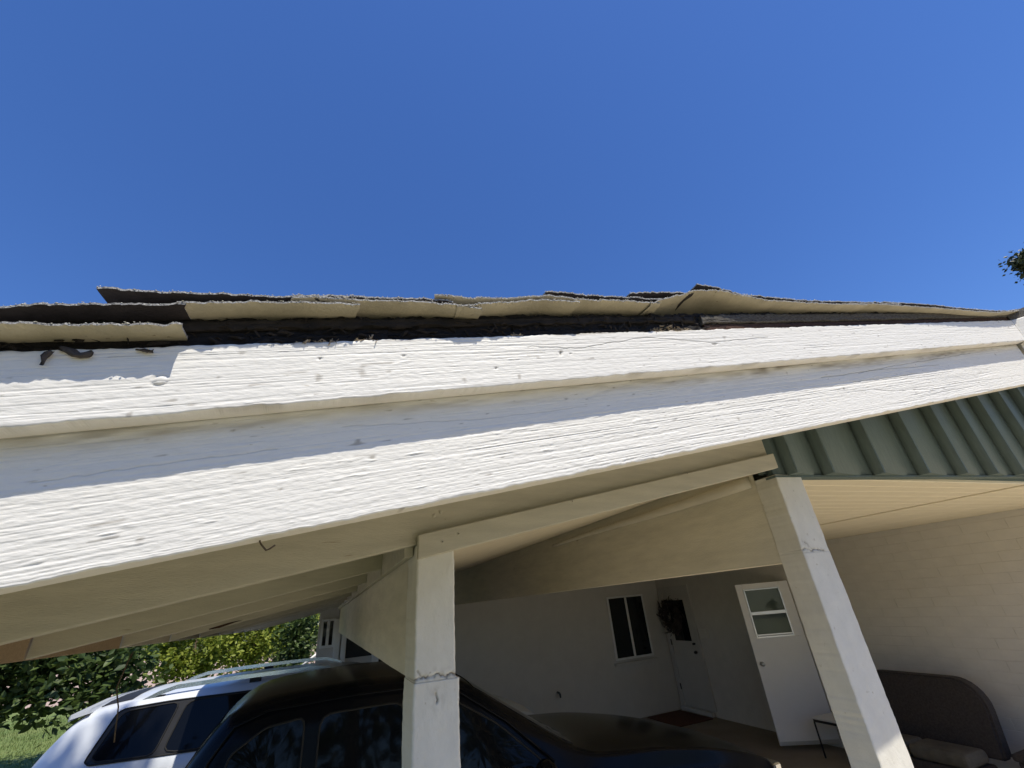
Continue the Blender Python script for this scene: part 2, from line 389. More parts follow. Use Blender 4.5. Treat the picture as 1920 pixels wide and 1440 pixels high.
def shingle(pts, y_out, y_in=1.20, thick=.0042, lift=0, seed=0, beads=True, droop=0, under=None):
    """pts: outer upper edge in photo pixels, put on the vertical plane y = y_out."""
    W = [at_y(px, py, y_out) for px, py in pts]
    xs = np.array([p.x for p in W]); zs = np.array([p.z for p in W])
    n = max(24, int((xs[-1]-xs[0])/.006)); X = np.linspace(xs[0], xs[-1], n)
    Zo = np.interp(X, xs, zs)
    k = np.ones(5)/5; Zs = np.convolve(np.pad(Zo, 2, mode='edge'), k, 'valid')
    jit = .0016*vnoise(X*70, X*0, seed) + .0014*vnoise(X*200, X*0, seed+1)
    yj = .0022*vnoise(X*60, X*0, seed+2) + .0013*vnoise(X*240, X*0, seed+3)
    ys = [0, .012, .045, .075, .12, y_in-y_out]
    V = []; m = len(ys)
    for s in (0, 1):                        # top, bottom
        for i in range(n):
            for j, dy in enumerate(ys):
                t = min(1, max(0, (dy-.05)/(y_in-y_out-.05))); t = t*t*(3-2*t)
                zr = cz(X[i], (.655 if X[i] < 2.6 else .62) + lift)
                z = Zs[i]*(1-t) + zr*t + (jit[i] if j == 0 else 0) - droop*(1-min(1, dy/.06))**2
                V.append((X[i] + (.0045 if i == 0 or i == n-1 else 0)*vnoise(dy*200, seed, seed+i), y_out + dy + (yj[i] if j == 0 else 0), z - s*thick))
    F = []; fm = []
    N0 = n*m
    for i in range(n-1):
        for j in range(m-1):
            a = i*m+j; F.append((a, a+m, a+m+1, a+1)); fm.append(0)
            F.append((N0+a, N0+a+1, N0+a+m+1, N0+a+m)); fm.append(1)
        a = i*m; F.append((a, N0+a, N0+a+m, a+m)); fm.append(2)
        a = i*m+m-1; F.append((a, a+m, N0+a+m, N0+a)); fm.append(1)
    for j in range(m-1):
        F.append((j, j+1, N0+j+1, N0+j)); fm.append(2)
        a = (n-1)*m+j; F.append((a, N0+a, N0+a+1, a+1)); fm.append(2)
    if beads:                               # loose granules along the torn edge
        r = random.Random(seed)
        for b in range(int((X[-1]-X[0])/.0026)):
            x = r.uniform(X[0], X[-1]); z = np.interp(x, X, Zs+jit); y = y_out + r.uniform(-.003, .014)
            s = r.uniform(.0008, .0019)*(1.6 if r.random() < .08 else 1); z += s*.1
            b0 = len(V)
            for q in ((1, 0, 0), (-1, 0, 0), (0, 1, 0), (0, -1, 0), (0, 0, 1), (0, 0, -1)):
                V.append((x+q[0]*s*r.uniform(.7, 1.6), y+q[1]*s, z+q[2]*s*r.uniform(.4, .8)))
            for f in ((0, 2, 4), (2, 1, 4), (1, 3, 4), (3, 0, 4), (2, 0, 5), (1, 2, 5), (3, 1, 5), (0, 3, 5)):
                F.append(tuple(b0+t for t in f)); fm.append(3)
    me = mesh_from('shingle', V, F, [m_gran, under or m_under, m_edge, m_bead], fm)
    return sub(obj('shingle', me), roof)
SH = [
 ([(-150, 610), (-60, 607), (0, 606), (60, 604), (120, 606), (240, 606), (338, 606)], .856, -.05),
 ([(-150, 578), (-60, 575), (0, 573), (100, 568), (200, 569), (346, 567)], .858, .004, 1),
 ([(336, 566), (400, 565), (480, 563), (560, 565), (672, 569)], .857, 0),
 ([(545, 556), (600, 555), (674, 560), (740, 563), (820, 566), (905, 577)], .859, .008),
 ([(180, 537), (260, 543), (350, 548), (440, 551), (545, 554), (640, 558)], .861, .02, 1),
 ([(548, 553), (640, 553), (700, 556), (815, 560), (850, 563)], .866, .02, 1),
 ([(860, 572), (905, 568), (975, 564), (1020, 560), (1088, 565)], .857, .008),
 ([(817, 551), (880, 557), (960, 557), (1030, 553), (1090, 560), (1150, 562), (1240, 567)], .861, .018),
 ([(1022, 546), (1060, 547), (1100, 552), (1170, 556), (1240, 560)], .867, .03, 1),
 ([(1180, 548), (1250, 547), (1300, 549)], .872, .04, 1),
 ([(1222, 569), (1242, 559), (1285, 550), (1300, 543), (1350, 543), (1390, 553), (1440, 562), (1500, 566), (1560, 569), (1625, 571)], .859, .01),
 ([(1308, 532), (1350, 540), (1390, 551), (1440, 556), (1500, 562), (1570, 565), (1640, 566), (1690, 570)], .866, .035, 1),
 ([(1590, 568), (1640, 569), (1700, 573), (1760, 577), (1830, 583), (1870, 585), (1925, 581), (1985, 574)], .860, .0),
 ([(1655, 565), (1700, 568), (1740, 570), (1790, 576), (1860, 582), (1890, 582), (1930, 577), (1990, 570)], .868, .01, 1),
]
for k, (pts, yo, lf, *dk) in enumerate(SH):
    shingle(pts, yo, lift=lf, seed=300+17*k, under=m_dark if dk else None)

r_ = random.Random(88); V = []; F = []
for k in range(230):                        # splinters and torn felt clinging to the rotten edge
    x = r_.uniform(-.75, 1.25); c = Vector((x, .905+r_.uniform(-.003, .003), cz(x, r_.uniform(.568, .628))))
    d = Vector((r_.gauss(0, 1), r_.gauss(0, .25), r_.gauss(.1, .3))).normalized()*r_.uniform(.004, .022)
    sd_ = d.cross(Vector((0, 1, r_.uniform(-.4, .4)))).normalized()*r_.uniform(.001, .005); u_ = Vector((0, -r_.uniform(.002, .007), 0))
    b = len(V); V += [c-d-sd_, c-d*.6+sd_, c+d+sd_*.3, c+d*.8-sd_, c+u_]; F += [(b, b+1, b+4), (b+1, b+2, b+4), (b+2, b+3, b+4), (b+3, b, b+4)]
so = sub(add('splinters', V, F, m_splin), roof); so['kind'] = 'stuff'
# rafters, eave board, blocking
RB = .1436
RY = [1.452, 2.15, 2.97, 3.80, 4.62, 5.44, 6.26, 7.08, 7.90, 8.72]
for k, y in enumerate(RY):
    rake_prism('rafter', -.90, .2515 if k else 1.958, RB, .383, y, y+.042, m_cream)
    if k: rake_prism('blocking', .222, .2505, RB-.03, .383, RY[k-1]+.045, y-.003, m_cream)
def slab(name, lo, hi, m, parent=carport, bev=.003): return part(name, box_me(name, lo, hi, m, bev), parent)
for k, (a, b) in enumerate(zip([.996]+RY, RY+[9.4])):
    slab('eave_board', (-.945, a + (.044 if k else 0), H-.034), (-.902, b-.002, cz(-.93, .380)), m_brown if k in (1, 2) else m_cream)
rake_prism('ledger_board', .253, 1.968, .0965, .168, 1.425, 1.449, m_cream)
ledger = carport.children[-1]
rake_prism('soffit_panel', .378, 1.962, .150, .162, 1.497, 9.3, m_ceil, bev=0)
def knob(name, p, r, m, parent):
    bm = bmesh.new(); bmesh.ops.create_uvsphere(bm, u_segments=10, v_segments=6, radius=r)
    for v in bm.verts: v.co = Vector((v.co.x, v.co.y*.5, v.co.z)) + Vector(p)
    me = bpy.data.meshes.new(name); bm.to_mesh(me); bm.free(); me.materials.append(m)
    me.polygons.foreach_set('use_smooth', [True]*len(me.polygons)); return sub(obj(name, me), parent)
for px, py in [(1073, 940), (830, 1016), (1288, 888), (860, 1001)]:
    p = at_y(px, py, 1.424); knob('screw_head', p, .0045, m_cream, ledger); knob('screw_head', p+Vector((0, -.002, 0)), .0018, m_steel, ledger)
raf1 = [o for o in carport.children if o.name.startswith('rafter')][0]
for px, py, r in [(826, 960, .006), (814, 967, .006), (836, 973, .004)]:
    p = at_y(px, py, 1.451); knob('bolt_head', p, r, m_cream, raf1)

for px0, py0, px1, py1, y, h in ((392, 1180, 455, 1162, 3.798, .010), (525, 1140, 562, 1131, 4.618, .006)):
    a = at_y(px0, py0, y); b = at_y(px1, py1, y); u_ = Vector((0, 0, h))
    rf = [o for o in carport.children if o.name.startswith('rafter')][{3.798: 3, 4.618: 4}.get(y, 0)]
    sub(add('split', [a-u_*.3, a.lerp(b, .3)-u_, b, a.lerp(b, .6)+u_*.6, a+u_*.4]+[p_+Vector((0, .01, 0)) for p_ in (a-u_*.3, a.lerp(b, .3)-u_, b, a.lerp(b, .6)+u_*.6, a+u_*.4)],
            [(0, 1, 2, 3, 4), (9, 8, 7, 6, 5)]+[(k, 5+k, 5+(k+1) % 5, (k+1) % 5) for k in range(5)], m_rot), rf)
# posts: plaster-thick paint with a cracked joint
def post(x0, x1, y0, y1, z0, zc, z1, flare, seed, crk, ztopc=None):
    def ring_face(name, xa, xb, za, zb, yf, yb, sd, lines):
        nx = max(12, int((xb-xa)/.0025)); nz = int((zb-za)/.0032)
        X, Z = np.meshgrid(np.linspace(xa, xb, nx), np.linspace(za, zb, nz), indexing='ij')
        d = .0009*vnoise(X*16, Z*7, sd) + .0006*vnoise(X*60, Z*40, sd+1) + .0003*vnoise(X*180, Z*120, sd+2)
        for ln, dep, wd in lines: d += crack(X, Z, ln, dep, wd)
        edge = np.clip(1-np.minimum(X-xa, xb-X)/.006, 0, 1)**2*.004
        Xw = X + .0016*vnoise(Z*22, X*0, sd+4) + .0009*vnoise(Z*80, X*0, sd+5)
        Y = yf - d + edge
        P = np.stack([Xw, Y, Z], -1)
        bl = np.stack([Xw[0], np.full(nz, yb), Z[0]], -1)[None]; br = np.stack([Xw[-1], np.full(nz, yb), Z[-1]], -1)[None]
        G = np.concatenate([P, br, bl], 0); K = G.shape[0]; G = G.reshape(-1, 3)
        i = np.arange(K)[:, None]; j = np.arange(nz-1)[None, :]
        Q = np.stack([i*nz+j, ((i+1) % K)*nz+j, ((i+1) % K)*nz+j+1, i*nz+j+1], -1).reshape(-1, 4)
        me = quad_mesh(name, G, Q, m_post, True)
        bm = bmesh.new(); bm.from_mesh(me); bm.verts.ensure_lookup_table()
        for t in (0, nz-1):
            bm.faces.new([bm.verts[i*nz+t] for i in (range(K) if t else range(K-1, -1, -1))])
        bm.to_mesh(me); bm.free()
        sm = np.zeros(len(me.polygons), bool); sm[:(nx-1)*(nz-1)] = True
        me.polygons.foreach_set('use_smooth', sm)
        gg = 0*X
        for ln, dep, wd in lines: gg += np.clip(-crack(X, Z, ln, 1, wd*.8), 0, 1)*np.clip(.65+.6*vnoise(X*120, Z*60, sd+9), 0, 1) + .35*np.clip(-crack(X, Z, ln, 1, wd*6), 0, 1)*np.clip(.4+vnoise(X*90, Z*90, sd+7), 0, 1)
        gg += .4*np.clip(vnoise(X*60, Z*40, sd+8)*9-8.1, 0, 1)
        at = me.attributes.new('grime', 'FLOAT', 'POINT'); gv = np.zeros((K, nz), np.float32); gv[:nx] = np.clip(gg, 0, 1); at.data.foreach_set('value', gv.ravel())
        return me
    o = part('post', ring_face('post', x0, x1, zc, z1, y0, y1, seed, [(c, d, w_) for c, d, w_ in crk if d > 0]))
    b = ring_face('post_base', x0-flare[0], x1+flare[1], z0, zc, y0-.0008, y1+.0008, seed+50, [(c, -d, w_) for c, d, w_ in crk if d < 0])
    sub(obj('lower_casing', b), o)
    return o
zc1 = at_y(815, 1277, 1.45).z
post(.2530, .3720, 1.452, 1.62, .006, zc1, cz(.25, RB)-.002, (.003, .008), 500,
     [(wob([(.253, zc1+.008), (.275, zc1+.013), (.30, zc1+.010), (.318, zc1+.016), (.34, zc1+.007), (.36, zc1+.012), (.372, zc1+.006)], 6, .003, 3), .007, .0035),
      (wob([(.262, zc1+.03), (.275, zc1+.013)], 6, .002, 4), .005, .003),
      ([(.312, zc1-.030), (.318, zc1-.045), (.315, zc1-.05)], -.006, .004)])
zc2 = at_y(1530, 1035, 1.45).z
post(1.963, 2.141, 1.452, 1.573, .006, zc2, H+.452, (.0, .002), 600,
     [(wob([(1.963, zc2+.012), (1.99, zc2+.02), (2.02, zc2+.008), (2.06, zc2+.012), (2.10, zc2+.006)], 8, .004, 9), .006, .003),
      (wob([(1.985, zc2+.05), (2.02, zc2+.028), (2.03, zc2+.012)], 8, .003, 10), .003, .002)])

def depth_beam(x0, x1, y0, y1, z0, z1, seed, slope):
    ny = int((y1-y0)/.03); nz = 24
    Y, Z = np.meshgrid(np.linspace(y0, y1, ny), np.linspace(0, 1, nz), indexing='ij')
    Zw = z0 + Z*(z1-z0)
    d = .002*vnoise(Y*1.5, Zw*6, seed) + .0012*vnoise(Y*5, Zw*30, seed+1)
    Xf = x0 - d
    def zt(X, Zc): return Zc
    P = np.stack([Xf, Y, Zw], -1)
    tb = np.stack([np.full(ny, x1), Y[:, 0], np.full(ny, z1)], -1)[:, None]; bb = np.stack([np.full(ny, x1), Y[:, 0], np.full(ny, z0)], -1)[:, None]
    G = np.concatenate([P, tb, bb], 1); K = G.shape[1]; G = G.reshape(-1, 3)
    i = np.arange(ny-1)[:, None]; j = np.arange(K)[None, :]
    Q = np.stack([i*K+j, i*K+(j+1) % K, (i+1)*K+(j+1) % K, (i+1)*K+j], -1).reshape(-1, 4)
    me = quad_mesh('beam', G, Q, m_creamy, False); return part('beam', me)
depth_beam(.2545, .371, 1.623, 8.58, H-.171, H+.18, 700, 0)
depth_beam(1.966, 2.13, 1.576, 8.58, H+.068, H+.545, 720, 0)
# rounded trim under the soffit on the right-hand beam
bm_p = [(1.955, y, H+.455+.018*math.sin(y*2.3)*.3) for y in np.linspace(1.60, 3.9, 24)]
part('beam_moulding', mesh_from('beam_moulding', *tube_geo(bm_p, [.030]*3+[.030-.018*k/21 for k in range(21)], 10), m_creamy, smooth=True))

# green gable siding: overlapping vertical boards
gable = part('gable_siding', box_me('gable_siding', (1.95, 1.50, H+.47), (7.6, 1.53, H+.54), m_green, 0))
def gz(x): return H + .444 + .0195*(x-2.05)
edges = [1.972, 2.05, 2.317, 2.73, 3.15, 3.55, 3.907, 4.25, 4.62, 4.98, 5.35, 5.72, 6.09, 6.46, 6.83, 7.2, 7.57]
for k, (a, b) in enumerate(zip(edges[:-1], edges[1:])):
    pr = .062 if k else -.004
    top = lambda x: cz(min(x, 5), .565)
    prof_ = [(0, pr), (.03, pr), (.4, pr*.52), (.82, .002), (.90, .001), (.985, .004)] if k else [(0, pr), (.5, 0), (1, .004)]
    n = len(prof_)-1; V = []
    for t_s, d_s in prof_:
        x = a + (b-a)*t_s; y = 1.462 - d_s
        V += [(x, y, gz(x)+.006), (x, y, top(x)), (x, 1.50, gz(x)+.006), (x, 1.50, top(x))]
    F = []
    for s in range(n):
        q = 4*s; F += [(q, q+4, q+5, q+1), (q+2, q+3, q+7, q+6), (q, q+2, q+6, q+4), (q+1, q+5, q+7, q+3)]
    F += [(0, 1, 3, 2), (4*n, 4*n+2, 4*n+3, 4*n+1)]
    so = sub(add('siding_board', V, F, m_green), gable)
    so.data.polygons.foreach_set('use_smooth', [(i_ % 4 == 0 and i_ >= 4) for i_ in range(len(F))])
V = []
for x in (1.958, 7.6):
    V += [(x, 1.45, gz(x)-.004), (x, 1.505, gz(x)-.004), (x, 1.505, gz(x)+.0055), (x, 1.45, gz(x)+.0055)]
sub(add('siding_sill', V, [(0, 4, 5, 1), (1, 5, 6, 2), (2, 6, 7, 3), (3, 7, 4, 0), (0, 1, 2, 3), (4, 7, 6, 5)], m_green), gable)

# porch ceiling planks
pc = part('porch_ceiling', box_me('porch_ceiling', (2.15, 1.51, H+.478), (6.698, 8.59, H+.49), m_ceil, 0))
y = 1.512
pm = None
while y < 5.6:
    if pm is None: pm = box_me('ceiling_plank', (2.146, 0, H+.452), (6.694, .1175, H+.474), m_ceil, .004)
    o = obj('ceiling_plank', pm); sub(o, pc); o.location = (0, y, 0); y += .1205
sub(add('plank_bed', [(2.15, 5.62, H+.46), (6.694, 5.62, H+.46), (6.694, 8.59, H+.46), (2.15, 8.59, H+.46)], [(0, 3, 2, 1)], m_ceil), pc)
p0, p1 = at_y(1543, 987, 3.0), None
s0 = ray(1543, 987); s0 = s0*(.447/s0.z); s1 = ray(1920, 906); s1 = s1*(.447/s1.z)
xs_ = (s0.x+s1.x)/2
sub(obj('seam_batten', box_me('seam_batten', (xs_-.012, 1.52, H+.444), (xs_+.012, 8.4, H+.4515), m_ceil, .003)), pc)

# ------------------------------------------------------------------ the house behind
house = thing('brick_house', 'white painted brick house wall with window and doors at the back of the carport', 'house', (6.7, 8.6, 0))
def hpart(name, me): return local(obj(name, me), house)
def hsub(o, parent): o.parent = parent; return o
XW = 6.70; YW = 8.60
sidew = hpart('side_wall', box_me('side_wall', (XW+.004, 1.55, 0), (XW+.22, YW+.2, H+.50), m_mortar, 0))
backw = hpart('back_wall', box_me('back_wall', (-.05, YW, 0), (XW+.003, YW+.2, H+.62), m_wall, .004))
hpart('front_wall', box_me('front_wall', (XW+.221, 1.55, 0), (XW+3, 1.75, H+.45), m_wall, 0))
bl, bh, jt = .399, .099, .0042
bme = []
for k in range(4):
    me = box_me('brick', (0, 0, 0), (.007, bl, bh), m_brick, .0018)
    for v in me.vertices:
        v.co.x += .0012*math.sin(v.co.y*9+k*2) + random.uniform(-.0007, .0007)
    bme.append(me)
nb = 0
for r in range(25):
    z = .015 + r*(bh+jt)
    if z > H+.40: break
    y = 1.56 - (r % 2)*(bl+jt)/2
    while y < 5.2:
        if nb < 296 and not (y < 1.50):
            o = obj('brick', bme[(r*7+nb) % 4]); hsub(o, sidew); o.location = (XW+.0019+random.uniform(-.0012, .0008), y, z+random.uniform(-.0008, .0008)); nb += 1
        y += bl+jt

def window_y(x0, x1, z0, z1, yw, sill=True):   # a slider in a wall facing -y
    wdw = hpart('window', box_me('window', (x0, yw-.012, z0), (x1, yw-.002, z1), m_dplastic, 0))
    t = .035
    for a, b, c, d in ((x0-t, x0, z0-t, z1+t), (x1, x1+t, z0-t, z1+t), (x0+.0005, x1-.0005, z1, z1+t), (x0+.0005, x1-.0005, z0-t, z0), ((x0+x1)/2-.022, (x0+x1)/2+.022, z0+.0005, z1-.0005)):
        hsub(obj('frame', box_me('frame', (a, yw-.035, c), (b, yw-.003, d), m_frame, .003)), wdw)
    for a, b in ((x0+.001, (x0+x1)/2-.023), ((x0+x1)/2+.023, x1-.001)):
        hsub(obj('pane', box_me('pane', (a, yw-.022, z0+.001), (b, yw-.016, z1-.001), m_glass, 0)), wdw)
    if sill: hsub(obj('sill', box_me('sill', (x0-.09, yw-.075, z0-.12), (x1+.09, yw-.003, z0-.075), m_wall, .006)), wdw)
    return wdw
p = at_y(1141, 1123, YW); q = at_y(1222, 1226, YW); bl_ = at_y(1156, 1235, YW)
window_y(5.42, 6.24, bl_.z, p.z, YW)
# narrow windows and casings at the far left end of the back wall
window_y(.02, .17, H-.34, H+.0, YW, False)
for a, b, z0 in ((.20, .29, H-.9), (.31, .385, H-.9), (.80, .90, H-.95), (1.02, 1.10, H-.95)):
    hpart('casing', box_me('casing', (a, YW-.05, z0), (b, YW-.002, H+.02), m_frame, .004))
hpart('screen', box_me('screen', (.39, YW-.02, H-.55), (.79, YW-.002, H-.12), m_dplastic, .002))
hpart('screen', box_me('screen', (.91, YW-.02, H-.85), (1.01, YW-.002, H-.5), m_dplastic, .002))

# door with a wreath, in the side wall near the corner (wall faces -x)
dz1 = H-.03; dy0, dy1 = 7.72, 8.44
wd = hpart('door', box_me('door', (XW-.014, dy0, .10), (XW+.002, dy1, dz1), m_wall, .003))
for a, b, c, d in ((dy0-.09, dy0-.002, .1, dz1+.09), (dy1+.002, dy1+.09, .1, dz1+.09), (dy0-.001, dy1+.001, dz1+.002, dz1+.09)):
    hsub(obj('frame', box_me('frame', (XW-.03, a, c), (XW+.002, b, d), m_wall, .003)), wd)
hsub(obj('pane', box_me('pane', (XW-.019, dy0+.13, 1.18), (XW-.0145, dy1-.13, 1.90), m_glass, 0)), wd)
hsub(obj('threshold', box_me('threshold', (XW-.10, dy0-.05, .02), (XW-.031, dy1+.05, .085), m_wall, .006)), wd)
for z in (.35, 1.1, 1.8): hsub(obj('hinge', box_me('hinge', (XW-.036, dy1-.01, z), (XW-.0305, dy1+.02, z+.1), m_steel, .001)), wd)
for z, r in ((1.0, .03), (1.14, .022)):
    hsub(tube('handle', [(XW-.013, dy0+.06, z), (XW-.05, dy0+.06, z), (XW-.075, dy0+.06, z)], [r*.6, r, r*.7], m_steel, None, 10), wd)
hpart('letter_plaque', box_me('letter_plaque', (XW-.045, 7.36, 1.24), (XW-.005, 7.56, 1.39), m_brick, .004))
hpart('hose_tap', mesh_from('hose_tap', *tube_geo([(4.06, YW-.001, .62), (4.06, YW-.06, .62), (4.06, YW-.10, .60), (4.06, YW-.11, .55)], [.018, .018, .02, .014], 8), m_steel))

# the white half-glazed door standing open
hx, hy = 6.665, 5.37; dvec = Vector((-.855, .5186, 0)); nvec = Vector((-.5186, -.855, 0)); DW = .775
def dframe(s, t, z): return Vector((hx, hy, 0)) + dvec*s + nvec*t + Vector((0, 0, z))
def dbox(name, s0, s1, t0, t1, z0, z1, m, bev=.002):
    me = box_me(name, (s0, t0, z0), (s1, t1, z1), m, bev)
    for v in me.vertices: v.co = dframe(*v.co)
    me.flip_normals(); return me
WZ0, WZ1, WS0, WS1 = 1.36, 1.985, .16, .655
od = hpart('door', dbox('door', .0, DW, -.04, 0, .07, WZ0-.02, m_door)); od['label'] = 'white half-glazed door standing open'
for a, b, c, d in ((.0, WS0-.02, WZ0-.0195, H-.02), (WS1+.02, DW, WZ0-.0195, H-.02), (WS0-.0195, WS1+.0195, WZ1+.02, H-.02)):
    hsub(obj('stile', dbox('stile', a, b, -.04, 0, c, d, m_door)), od)
for a, b, c, d in ((WS0-.0195, WS0, WZ0-.0195, WZ1+.0195), (WS1, WS1+.0195, WZ0-.0195, WZ1+.0195), (WS0+.0005, WS1-.0005, WZ1, WZ1+.0195), (WS0+.0005, WS1-.0005, WZ0-.0195, WZ0+.004),
                   (WS0+.0005, WS1-.0005, 1.645, 1.69), (WS0+.0005, WS1-.0005, WZ0+.012, WZ0+.03)):
    hsub(obj('sash_bar', dbox('sash_bar', a, b, -.03, .010, c, d, m_alu)), od)
m_pane = bpy.data.materials.new('clear_pane'); m_pane.use_nodes = True
N_ = m_pane.node_tree.nodes; L_ = m_pane.node_tree.links; N_.clear()
o_ = N_.new('ShaderNodeOutputMaterial'); mx_ = N_.new('ShaderNodeMixShader'); g_ = N_.new('ShaderNodeBsdfGlossy'); t_ = N_.new('ShaderNodeBsdfTransparent'); fr_ = N_.new('ShaderNodeFresnel')
g_.inputs['Roughness'].default_value = .02; t_.inputs[0].default_value = (.75, .8, .8, 1); fr_.inputs[0].default_value = 1.8
L_.new(fr_.outputs[0], mx_.inputs[0]); L_.new(t_.outputs[0], mx_.inputs[1]); L_.new(g_.outputs[0], mx_.inputs[2]); L_.new(mx_.outputs[0], o_.inputs[0])
hsub(obj('pane', dbox('pane', WS0+.001, WS1-.001, -.016, -.012, 1.691, WZ1-.001, m_pane, 0)), od)
hsub(obj('pane', dbox('pane', WS0+.001, WS1-.001, -.006, -.002, WZ0+.031, 1.644, m_pane, 0)), od)
hsub(tube('knob', [dframe(DW-.07, 0, 1.02), dframe(DW-.07, .02, 1.02), dframe(DW-.07, .045, 1.02), dframe(DW-.07, .065, 1.02)], [.03, .013, .028, .02], m_alu, None, 12), od)
hsub(obj('kick_strip', dbox('kick_strip', .01, DW-.01, .0005, .006, .075, .115, m_alu, .001)), od)

# ------------------------------------------------------------------ cars
def car(name, label, x0, yc, paint, prof, win, wheels, rails=None, length_sign=1, roofglass=None, nose=None, tail=None):
    """prof: stations (x, z_top, z_belt, half_w_belt, half_w_top); x runs forward."""
    root = thing(name, label, 'car', (x0, yc, 0))
    V = []; F = []; fm = []
    P = np.array(prof); xs = np.linspace(P[0, 0], P[-1, 0], 72)
    cols = [np.interp(xs, P[:, 0], P[:, i]) for i in range(1, 5)]
    ker = np.array([1, 2, 3, 2, 1])/9
    cols = [np.convolve(np.pad(c, 2, mode='edge'), ker, 'valid') for c in cols]
    def ring(i):
        zt, zb, wb, wt = [c[i] for c in cols]
        zt = max(zt, zb+.03)
        h = zt-zb
        pts = [(wb*.86, .28), (wb*.97, .40), (wb*1.0, .62), (wb*1.0, zb-.10), (wb*.985, zb-.02), (wb*.965, zb+.0)]
        for t in (.25, .5, .72, .86): pts.append((wb*.965 + (wt-wb*.965)*t, zb + h*t*.985))
        pts += [(wt*.94, zt-.018), (wt*.80, zt+.0), (wt*.5, zt+.018), (0, zt+.026)]
        return pts
    K = None
    for i, x in enumerate(xs):
        r = ring(i); full = [(-y, z) for y, z in r] + [(y, z) for y, z in r[-2::-1]]
        K = len(full)
        for y, z in full: V.append((x, y, z))
    for i in range(len(xs)-1):
        for j in range(K-1):
            F.append((i*K+j, (i+1)*K+j, (i+1)*K+j+1, i*K+j+1))
        F.append((i*K+K-1, (i+1)*K+K-1, (i+1)*K, i*K))
    F.append(tuple(range(K))[::-1]); F.append(tuple(range((len(xs)-1)*K, len(xs)*K)))
    body = add('body', V, F, paint, root, smooth=True)
    def col(x): return [float(np.interp(x, xs, c)) for c in cols]
    def side(x, z, off):
        zt, zb, wb, wt = col(x); h = max(.03, zt-zb); t = min(1, max(0, (z-zb)/(h*.985)))
        return wb*.965 + (wt-wb*.965)*t + off
    for poly, nm, m, off in win:
        for s in (-1, 1):
            # densify the outline and fan it from the middle
            pts = []
            for a, b in zip(poly, poly[1:]+poly[:1]):
                for k in range(10): pts.append((a[0]+(b[0]-a[0])*k/10, a[1]+(b[1]-a[1])*k/10))
            for _ in range(2):             # soften corners
                pts = [((pts[i-1][0]+2*pts[i][0]+pts[(i+1) % len(pts)][0])/4, (pts[i-1][1]+2*pts[i][1]+pts[(i+1) % len(pts)][1])/4) for i in range(len(pts))]
            cx = sum(p[0] for p in pts)/len(pts); cz_ = sum(p[1] for p in pts)/len(pts)
            VV = []; FF = []
            n = len(pts)
            for ringk in (1., .66, .33):
                for px, pz in pts:
                    x = cx+(px-cx)*ringk; z = cz_+(pz-cz_)*ringk; VV.append((x, s*side(x, z, off), z))
            VV.append((cx, s*side(cx, cz_, off), cz_))
            for px, pz in pts: VV.append((px, s*side(px, pz, -.02), pz))
            for i in range(n):
                j = (i+1) % n
                for q in (0, 1): FF.append((q*n+i, q*n+j, (q+1)*n+j, (q+1)*n+i))
                FF.append((2*n+i, 2*n+j, 3*n)); FF.append((i, 3*n+1+i, 3*n+1+j, j))
            if s > 0: FF = [f[::-1] for f in FF]
            wo = add(nm, VV, FF, m, root, smooth=False)
            lp = [Vector((px, s*side(px, pz, off+.001), pz)) for px, pz in pts]; lp = lp+[lp[0], lp[1]]
            add('window_seal', *tube_geo(lp, .006, 5), m_rubber, wo)
    # windscreen and rear glass follow the loft
    def topglass(nm, xa, xb, m, wfrac=.86, off=.006):
        X = np.linspace(xa, xb, 9); Yf = np.linspace(-1, 1, 13); VV = []; FF = []
        for x in X:
            zt, zb, wb, wt = col(x)
            for t in Yf:
                y = t*wfrac*wt; a = abs(t)*wfrac
                VV.append((x, y, float(np.interp(a, [0, .5, .8, .94, 1], [zt+.026, zt+.018, zt, zt-.018, zt-.05])) + off))
        b0 = len(VV)
        VV += [(v[0], v[1], v[2]-.02) for v in VV]
        m13 = 13
        for i in range(8):
            for j in range(12):
                a = i*m13+j; FF.append((a, a+m13, a+m13+1, a+1)); 
        for i in range(8):
            a = i*m13; FF.append((a, b0+a, b0+a+m13, a+m13)); a += 12; FF.append((a, a+m13, b0+a+m13, b0+a))
        for j in range(12):
            FF.append((j, j+1, b0+j+1, b0+j)); a = 8*m13+j; FF.append((a, b0+a, b0+a+1, a+1))
        add(nm, VV, FF, m, root, smooth=False)
    for nm, xa, xb, m, wf in (roofglass or []): topglass(nm, xa, xb, m, wf)
    for wx in wheels:
        for s in (-1, 1):
            wb = col(wx)[2]
            ty = tube('wheel', [(wx, s*(wb-.24), .34), (wx, s*(wb-.21), .34), (wx, s*(wb-.05), .34), (wx, s*(wb-.02), .34)], [.29, .34, .34, .30], m_rubber, root, 24)
            V2, F2 = tube_geo([(wx, s*(wb-.03), .34), (wx, s*(wb-.012), .34)], [.22, .20], 20)
            add('rim', V2, F2, m_chrome, ty)
